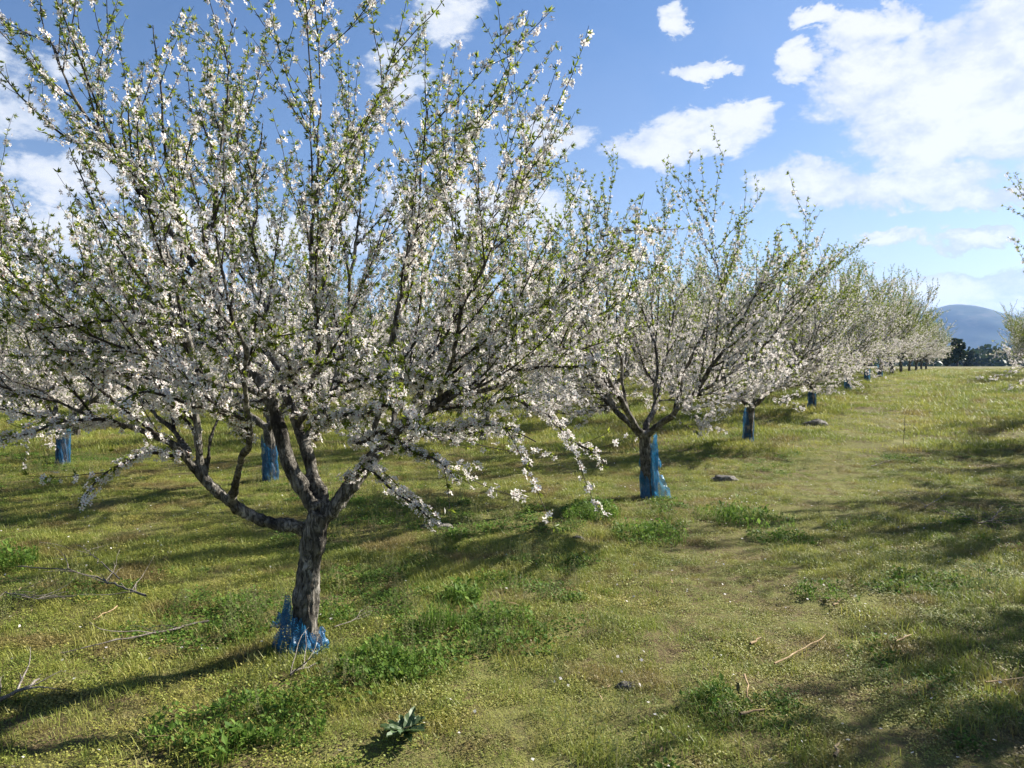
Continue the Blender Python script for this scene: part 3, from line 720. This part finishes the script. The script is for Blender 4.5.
def leaflets(r, n, rad, lo, hi, hmax, tilt=.5, aspect=.42):
    V, Fc = [], []
    for _ in range(n):
        a = r.uniform(0, 6.28); q = rad * math.sqrt(r.random()); l = r.uniform(lo, hi); d = r.uniform(0, 6.28); up = r.uniform(-.1, tilt * 2)
        u = unit(np.array([math.cos(d), math.sin(d), up])); s_ = np.array([-math.sin(d), math.cos(d), 0]) * l * aspect
        b = np.array([q * math.cos(a), q * math.sin(a), r.uniform(0, hmax) * (1 - .5 * q / rad)]); k = len(V)
        V += [b, b + u * l * .45 + s_ + np.array([0, 0, l * .08]), b + u * l, b + u * l * .45 - s_ + np.array([0, 0, l * .08])]; Fc += [(k, k + 1, k + 2, k + 3)]
    return V, Fc


TC = bpy.data.collections.new('tuft_kinds')          # source tufts, never linked to the scene
def tuft(name, vf, mat):
    o = mesh_obj(name, vf[0], vf[1], mat); COL.objects.unlink(o); TC.objects.link(o)
r = np.random.default_rng(5)
tuft('blade_tuft', blades(r, 95, .12, .03, .095, .0015, .8), M_GRASS)
tuft('clover_tuft', leaflets(r, 190, .12, .006, .014, .035), M_CLOVER)
tuft('dry_tuft', blades(r, 16, .10, .05, .15, .0011, .9, .3), M_DRY)
tuft('far_tuft', blades(r, 90, .28, .05, .15, .0035, .8), M_GRASS)
def wisp(r):
    V, Fc = [], []
    for _ in range(9):
        a = r.uniform(0, 6.28); b = np.array([.07 * math.cos(a) * r.random(), .07 * math.sin(a) * r.random(), -.01]); l = r.uniform(.08, .19); d = unit(np.array([r.normal(0, .25), r.normal(0, .25), 1])); s_ = unit(np.cross(d, r.normal(0, 1, 3))) * .0012
        k = len(V); V += [b - s_, b + s_, b + d * l + s_ * .5, b + d * l - s_ * .5]; Fc.append((k, k + 1, k + 2, k + 3))
        for q in range(12):
            c = b + d * l * r.uniform(.15, 1.0); u = unit(r.normal(0, 1, 3) + np.array([0, 0, .4])); w2 = unit(np.cross(u, r.normal(0, 1, 3))) * .0025; e = r.uniform(.008, .018)
            k = len(V); V += [c, c + u * e * .5 + w2, c + u * e, c + u * e * .5 - w2]; Fc.append((k, k + 1, k + 2, k + 3))
    return V, Fc
tuft('wispy_tuft', wisp(r), M_WISP)
tuft('leafy_tuft', leaflets(r, 90, .11, .012, .028, .06), M_WEED)

pts, kinds, rots, scs = [], [], [], []
rg = random.Random(12)
def lay(y0, y1, dens, far):
    n = int(dens * (y1 - y0) * (.80 * (y0 + y1) + 3.0))
    for _ in range(n):
        # area-true sampling of a trapezoid a little wider than the view
        y = math.sqrt(rg.uniform(y0 * y0, y1 * y1)); h = .80 * y + 1.5; x = rg.uniform(-h, h)
        v = mnoise.noise((x * .9, y * .9, 5.0)) + .5 * mnoise.noise((x * 2.7, y * 2.7, 9.0)); g2 = mnoise.noise((x * .35 + 40, y * .35, 2.0)) + .6 * mnoise.noise((x * 1.4, y * 1.4, 12.0))
        if v < -.45 and rg.random() < .5: continue        # worn, bare patches
        ln = abs(x - (-1.14 + .565 * (y - 4.2)) - 1.9 - .35 * mnoise.noise((y * .5, 3.3, 8.8))); lane = .6 * max(0., 1 - ln / 1.2)
        u = rg.random() + .28 * lane
        if far and lane > .2 and rg.random() < .25: continue
        if far and u < .72: k = 3
        elif u < .36 + .4 * v: k = 0
        elif u < .88 + .1 * v: k = 1
        elif u < (.97 if y > 13 else .95) or lane > .3: k = 2 if rg.random() < .6 else 1
        else: k = 4 if g2 > .05 else 1
        if not far and g2 > .12 and rg.random() < .05 + (.12 if x < .6 else 0): k = 5
        if k < 2 and g2 > (.2 if abs(x + .5) < 2.5 and y < 9 else .42) and lane < .2 and rg.random() < .5: k = 4
        w3 = mnoise.noise((x * 4.3, y * 4.3, 21.0)); s_ = rg.uniform(.55, 1.15) * (1 + .35 * max(0, v)) * (1 + .7 * max(0, w3 - .1) - .3 * max(0, -w3)) * (1 - .35 * min(1, lane * 1.5))
        if far and y > 18: s_ *= rg.uniform(.9, 1.5)
        pts.append((x, y, ground(x, y) - .004)); kinds.append(k); rots.append((rg.uniform(-.15, .15), rg.uniform(-.15, .15), rg.uniform(0, 6.28))); scs.append(s_)
lay(1.6, 7, 190, False); lay(7, 13, 120, False); lay(13, 24, 34, True); lay(24, 62, 13, True)
print('tufts', len(pts))
gm = bpy.data.meshes.new('grass'); gm.from_pydata(pts, [], [])
for nm, ty, data in (('kind_of_tuft', 'INT', kinds), ('size', 'FLOAT', scs)):
    at = gm.attributes.new(nm, ty, 'POINT'); at.data.foreach_set('value', data)
at = gm.attributes.new('turn', 'FLOAT_VECTOR', 'POINT'); at.data.foreach_set('vector', np.array(rots, np.float32).ravel())
go = bpy.data.objects.new('grass', gm); COL.objects.link(go); tag(go, kind='stuff')
ng = bpy.data.node_groups.new('grass_scatter', 'GeometryNodeTree')
ng.interface.new_socket('Geometry', in_out='INPUT', socket_type='NodeSocketGeometry'); ng.interface.new_socket('Geometry', in_out='OUTPUT', socket_type='NodeSocketGeometry')
N = ng.nodes; gi, gout = N.new('NodeGroupInput'), N.new('NodeGroupOutput')
iop = N.new('GeometryNodeInstanceOnPoints'); ci = N.new('GeometryNodeCollectionInfo'); ci.inputs[0].default_value = TC; ci.inputs['Separate Children'].default_value = True; ci.inputs['Reset Children'].default_value = True
def attr(nm, ty): a_ = N.new('GeometryNodeInputNamedAttribute'); a_.data_type = ty; a_.inputs[0].default_value = nm; return a_.outputs[0]
lk = ng.links.new
lk(gi.outputs[0], iop.inputs['Points']); lk(ci.outputs[0], iop.inputs['Instance']); iop.inputs['Pick Instance'].default_value = True
lk(attr('kind_of_tuft', 'INT'), iop.inputs['Instance Index'])
e2r = N.new('FunctionNodeEulerToRotation'); lk(attr('turn', 'FLOAT_VECTOR'), e2r.inputs[0]); lk(e2r.outputs[0], iop.inputs['Rotation'])
lk(attr('size', 'FLOAT'), iop.inputs['Scale']); lk(iop.outputs[0], gout.inputs[0])
md = go.modifiers.new('scatter', 'NODES'); md.node_group = ng

# fallen petals, one scatter nobody could count
r = np.random.default_rng(31); P = []
for _ in range(1500):
    y = math.sqrt(r.uniform(2.5 ** 2, 12 ** 2)); x = r.uniform(-.78 * y, .78 * y)
    if mnoise.noise((x * .8, y * .8, 30)) < -.1: continue
    P.append((x, y, ground(x, y) + r.uniform(.015, .045)))
P = np.array(P)
V, Fc = scatter(np.array([(-.4, -.5, 0), (.4, -.5, .1), (.5, .4, 0), (-.5, .4, .15)]), np.array([(0, 1, 2, 3)]), P, r.normal(0, .5, P.shape) + np.array([0, 0, 1]), r.uniform(.008, .017, len(P)), r)
tag(mesh_obj('fallen_petals', V, Fc, M_PETAL), kind='stuff')

# dry straw and dead leaf bits lying in the grass
r = np.random.default_rng(37); P, Nn = [], []
for _ in range(5200):
    y = math.sqrt(r.uniform(2.2 ** 2, 13 ** 2)); x = r.uniform(-.78 * y, .78 * y)
    if mnoise.noise((x * .9, y * .9, 44)) + (.25 if x > .3 * y else 0) < .02: continue
    P.append((x, y, ground(x, y) + r.uniform(.004, .035))); Nn.append((r.normal(0, .45), r.normal(0, .45), 1))
P = np.array(P); Nn = np.array(Nn); lit = r.random(len(P)); sz = np.where(lit < .97, r.uniform(.008, .024, len(P)), r.uniform(.03, .045, len(P)))
V, Fc = scatter(np.array([(-1, -.09, 0), (0, -.16, .12), (1, -.05, 0), (1, .05, .02), (0, .16, .14), (-1, .09, .02)]), np.array([(0, 1, 4, 5), (1, 2, 3, 4)]), P, Nn, sz, r)
tag(mesh_obj('dry_litter', V, Fc, leafy('dry_litter', [(0, (.13, .085, .045)), (.55, (.22, .15, .075)), (1, (.42, .33, .2))], .15, .7, .15)), kind='stuff')

# ------------------------------------------------------------------ weeds one can point to
def lumpy(V, per, rad, seed):
    """pushes whole leaves about so that a clump gets an uneven outline and height"""
    V = np.array(V).reshape(-1, per, 3); c = V[:, 0].copy()
    for k in range(len(V)):
        x, y = c[k, 0] / rad, c[k, 1] / rad; f = 1 + .55 * mnoise.noise((x * 1.3, y * 1.3, seed * 3.1)); g = max(.25, 1 + 1.1 * mnoise.noise((x * 2.2, y * 2.2, seed * 5.3)))
        V[k, :, :2] += c[k, :2] * (f - 1) * 1.3; V[k, :, 2] *= g
    return [tuple(v) for v in V.reshape(-1, 3)]
def weed(px, py, rad, h, n, lo, hi, label, seed, mat=None, asp=.36):
    p = G(px, py); r = np.random.default_rng(seed); V, Fc = leaflets(r, int(n * 2.6), rad, lo * .55, hi * .5, h, .7, asp); V2, F2 = blades(r, n, rad, h * .6, h * 1.25, .0022, .6); V3, F3 = leaflets(r, n // 4, rad, lo, hi, h * 1.1, .7, asp); F3 = [tuple(i + len(V) for i in f) for f in F3]; V = V + V3; Fc = Fc + F3; V = lumpy(V, 4, rad, seed); V2 = lumpy(V2, 5, rad, seed); Fc = Fc + [tuple(i + len(V) for i in f) for f in F2]; V = V + V2
    o = mesh_obj('weed_plant', V, Fc, mat or M_WEED); o.location = p; tag(o, label, 'weed', 'leafy weed clumps in the grass')
weed(462, 600, .15, .12, 220, .03, .06, 'dark green tall weed clump between the foreground trunk and the second trunk', 1)
weed(498, 625, .30, .10, 420, .02, .045, 'wide low green weed patch right below the dark tall clump', 2)
weed(390, 668, .26, .12, 420, .025, .05, 'bright green leafy clump right of the slumped blue net', 3)
weed(240, 735, .30, .09, 480, .025, .055, 'broad bright green weed patch in the lower left below the net', 4)
weed(440, 628, .14, .16, 200, .03, .06, 'yellow green upright grassy clump above the bright leafy clump', 5, None, .14)
weed(590, 515, .30, .16, 420, .03, .06, 'dark round weed clump left of the second trunk', 6)
weed(648, 535, .40, .12, 460, .03, .055, 'bright green weed patch below the second trunk', 7)
weed(740, 520, .45, .13, 460, .03, .055, 'spreading weed patch below and right of the second trunk', 8)
weed(785, 540, .28, .07, 300, .03, .05, 'flat dark green weed patch at the edge of the worn lane', 9)
weed(500, 585, .22, .08, 220, .02, .04, 'small green weed clump behind the tall dark clump', 10)
weed(715, 705, .16, .07, 200, .018, .04, 'small green weed clump beside the peeled sticks', 11)
weed(5, 565, .22, .14, 260, .03, .06, 'dark green weed clump at the left edge of the photo', 12)
weed(820, 595, .2, .06, 160, .02, .04, 'low weed clump in the shade on the lane', 13)
# thistle rosette in front
p = G(405, 738); r = np.random.default_rng(9); V, Fc = [], []
for k in range(22):
    a = k * 2.4 + r.normal(0, .3); l = r.uniform(.06, .14); u = np.array([math.cos(a), math.sin(a), 0]); s_ = np.array([-u[1], u[0], 0]); b = len(V)
    el = r.uniform(.12, .75)
    for j in range(7):
        q = j / 6; c = u * l * q * math.cos(el * (1 - .4 * q)) + np.array([0, 0, .01 + l * q * math.sin(el) * (1.1 - .5 * q)]); wdh = l * .19 * (math.sin(math.pi * min(q * .9 + .06, 1)) + .02) * (1 if j % 2 else .62) * r.uniform(.8, 1.2)
        V += [c - s_ * wdh + np.array([0, 0, .012]), c, c + s_ * wdh + np.array([0, 0, .012])]
    for j in range(6):
        k0 = b + 3 * j; Fc += [(k0, k0 + 1, k0 + 4, k0 + 3), (k0 + 1, k0 + 2, k0 + 5, k0 + 4)]
o = mesh_obj('thistle', V, Fc, M_GREY); o.location = p; tag(o, 'grey green thistle rosette at the bottom edge of the photo, right of the blue net', 'weed')
# thin dry stalk on the lane
p = G(903, 445); tb = Tubes(); tb.add([(0, 0, -.02), (.02, 0, .25), (.03, .01, .55)], [.005, .004, .002], 5)
for k in range(9): z = .2 + .035 * k; a = k * 2.4; tb.add([(.02, 0, z), (.02 + .05 * math.cos(a), .05 * math.sin(a), z + .06)], [.002, .001], 3)
o = tb.build('dry_stalk', M_DEAD); o.location = p; tag(o, 'thin dry weed stalk standing upright on the grass lane', 'weed')

# ------------------------------------------------------------------ twigs, sticks, stones
def stick(name, pix, lift, rad, mat, label, cat, sides=6, group=None, kids=0, seed=0):
    """a stick lying along ground points given by their place in the picture"""
    base = G(*pix[0]); r = np.random.default_rng(seed); tb = Tubes(); P = []
    for q in pix: g = G(*q); P.append(np.array(g - base) + np.array([0, 0, lift]))
    P = np.array(P); d = np.r_[0, np.cumsum(np.linalg.norm(np.diff(P, axis=0), axis=1))]; u = np.linspace(0, d[-1], max(6, int(d[-1] / .06)))
    Q = np.stack([np.interp(u, d, P[:, k]) for k in range(3)], 1) + r.normal(0, .007, (len(u), 3)) * np.array([1, 1, .5]); rad = rad * .78; tb.add(Q, np.linspace(rad, rad * .45, len(u)) * r.uniform(.8, 1.15, len(u)), sides, False)
    for k in range(kids):
        i = int(r.uniform(.1, .9) * (len(Q) - 2)); t_ = unit(Q[i + 1] - Q[i]); dr = unit(t_ + unit(np.cross(t_, (0, 0, 1))) * r.choice([-1, 1]) * r.uniform(.5, 1.2) + np.array([0, 0, r.uniform(.05, .5)]))
        l = r.uniform(.12, .45); pts_ = [Q[i]]; dd = dr
        for j in range(5): dd = unit(dd + r.normal(0, .15, 3)); pts_.append(pts_[-1] + dd * l / 5)
        tb.add(pts_, np.linspace(rad * .5, .0012, 6), 4, False)
    o = tb.build(name, mat); o.location = base; tag(o, label, cat, group)
g1 = 'pruned twigs lying in the grass'
stick('fallen_branch', [(145, 605), (108, 590), (70, 578), (15, 575)], .06, .010, M_DEAD, 'grey pruned branch with twigs lying left of the trunk', 'branch', kids=12, seed=1, group=g1)
stick('fallen_branch', [(120, 592), (98, 572), (80, 556)], .09, .006, M_DEAD, 'thin twig sticking up across the grey pruned branch', 'branch', kids=5, seed=2, group=g1)
stick('fallen_branch', [(208, 626), (170, 636), (110, 650), (62, 660)], .035, .009, M_DEAD, 'straight grey stick in the shade below the pruned branch', 'branch', kids=4, seed=3, group=g1)
stick('fallen_branch', [(118, 612), (92, 625)], .03, .007, M_STRAW, 'short pale stick between the two grey pruned branches', 'branch', seed=4, group=g1)
stick('fallen_branch', [(0, 710), (25, 697), (42, 686)], .04, .014, M_DEAD, 'thick dark stick at the lower left edge of the photo', 'branch', kids=5, seed=5, group=g1)
stick('fallen_branch', [(288, 682), (305, 674), (322, 668)], .03, .009, M_DEAD, 'pale twig lying against the foot of the slumped blue net', 'branch', kids=4, seed=6, group=g1)
stick('fallen_branch', [(335, 640), (352, 632), (372, 622)], .07, .004, M_DEAD, 'thin twig leaning out right of the foreground trunk foot', 'branch', kids=2, seed=16, group=g1)
stick('fallen_branch', [(5, 600), (40, 607), (75, 602)], .05, .006, M_DEAD, 'tangle of grey twigs at the left edge below the weed clump', 'branch', kids=14, seed=7, group=g1)
g2 = 'pale peeled sticks on the lane'
stick('peeled_stick', [(774, 671), (800, 658), (826, 641)], .035, .007, M_STRAW, 'long straight peeled stick lying in front of the lane shade', 'stick', group=g2)
stick('peeled_stick', [(744, 683), (749, 700), (753, 712)], .035, .008, M_STRAW, 'short tawny stick pointing at the viewer below the long peeled stick', 'stick', group=g2)
stick('peeled_stick', [(740, 722), (754, 719), (767, 717)], .035, .010, M_STRAW, 'stubby pale stick lying crosswise under the tawny one', 'stick', group=g2)
stick('peeled_stick', [(750, 651), (762, 644)], .035, .011, M_STRAW, 'small cream wood chip left of the long peeled stick', 'stick', group=g2)
stick('peeled_stick', [(834, 768), (840, 752)], .035, .012, M_STRAW, 'thick tawny stick end at the bottom edge of the photo', 'stick', group=g2)
stick('peeled_stick', [(895, 648), (912, 641)], .035, .008, M_STRAW, 'short tawny stick in the shade right of the long peeled stick', 'stick', group=g2)
stick('peeled_stick', [(985, 690), (1005, 687), (1030, 684)], .035, .006, M_STRAW, 'thin tawny stick at the right edge of the photo', 'stick', group=g2)
stick('peeled_stick', [(833, 612), (842, 606)], .035, .009, M_STRAW, 'small pale chip farther up the lane above the long stick', 'stick', group=g2)
g3 = 'dead twigs on the lane'
stick('dead_twig', [(978, 530), (992, 527), (1002, 512)], .06, .009, M_DEAD, 'bleached forked twig standing out near the right edge of the lane', 'twig', kids=7, seed=11, group=g3)
stick('dead_twig', [(940, 515), (965, 522), (990, 532)], .05, .006, M_DEAD, 'grey tangle of twigs beside the bleached forked twig', 'twig', kids=16, seed=12, group=g3)
stick('dead_twig', [(870, 470), (895, 462)], .05, .008, M_DEAD, 'dark twig in the far tree shade on the lane', 'twig', kids=8, seed=13, group=g3)
stick('dead_twig', [(925, 512), (950, 494)], .04, .006, M_DEAD, 'thin dark twig above the grey tangle on the lane', 'twig', kids=5, seed=14, group=g3)


def stone(px, py, sx, sy, sz, label, seed, name='stone', cat='stone', mat=None, rz=0):
    import bmesh
    p = G(px, py); bm = bmesh.new(); bmesh.ops.create_icosphere(bm, subdivisions=4, radius=1)
    for v in bm.verts:
        c = v.co.copy(); k = 1 + .28 * mnoise.noise(c * 1.6 + Vector((seed, 0, 0))) + .12 * mnoise.noise(c * 4 + Vector((0, seed, 0)))
        v.co = Vector((c.x * sx, c.y * sy, max(c.z, -.4) * sz)) * k
    me = bpy.data.meshes.new(name); bm.to_mesh(me); bm.free(); me.materials.append(mat or M_STONE)
    me.polygons.foreach_set('use_smooth', [True] * len(me.polygons))
    o = bpy.data.objects.new(name, me); COL.objects.link(o); o.location = p; o.rotation_euler = (0, 0, rz); tag(o, label, cat, 'old wood and stones in the grass')
stone(436, 528, .16, .07, .05, 'dark rotting log in the grass under the drooping blossom spray', 1, 'log', 'log', M_BARK, .2)
stone(724, 480, .17, .10, .07, 'flat grey stone in the grass right of the second trunk', 2)
stone(816, 426, .26, .18, .14, 'pale stone in the grass in front of the fourth tree', 3)
stone(627, 688, .05, .03, .02, 'small pale stone lying in the lower middle of the grass', 5)
stone(578, 538, .05, .03, .02, 'tiny grey stone in the grass below the dark round weed clump', 7)
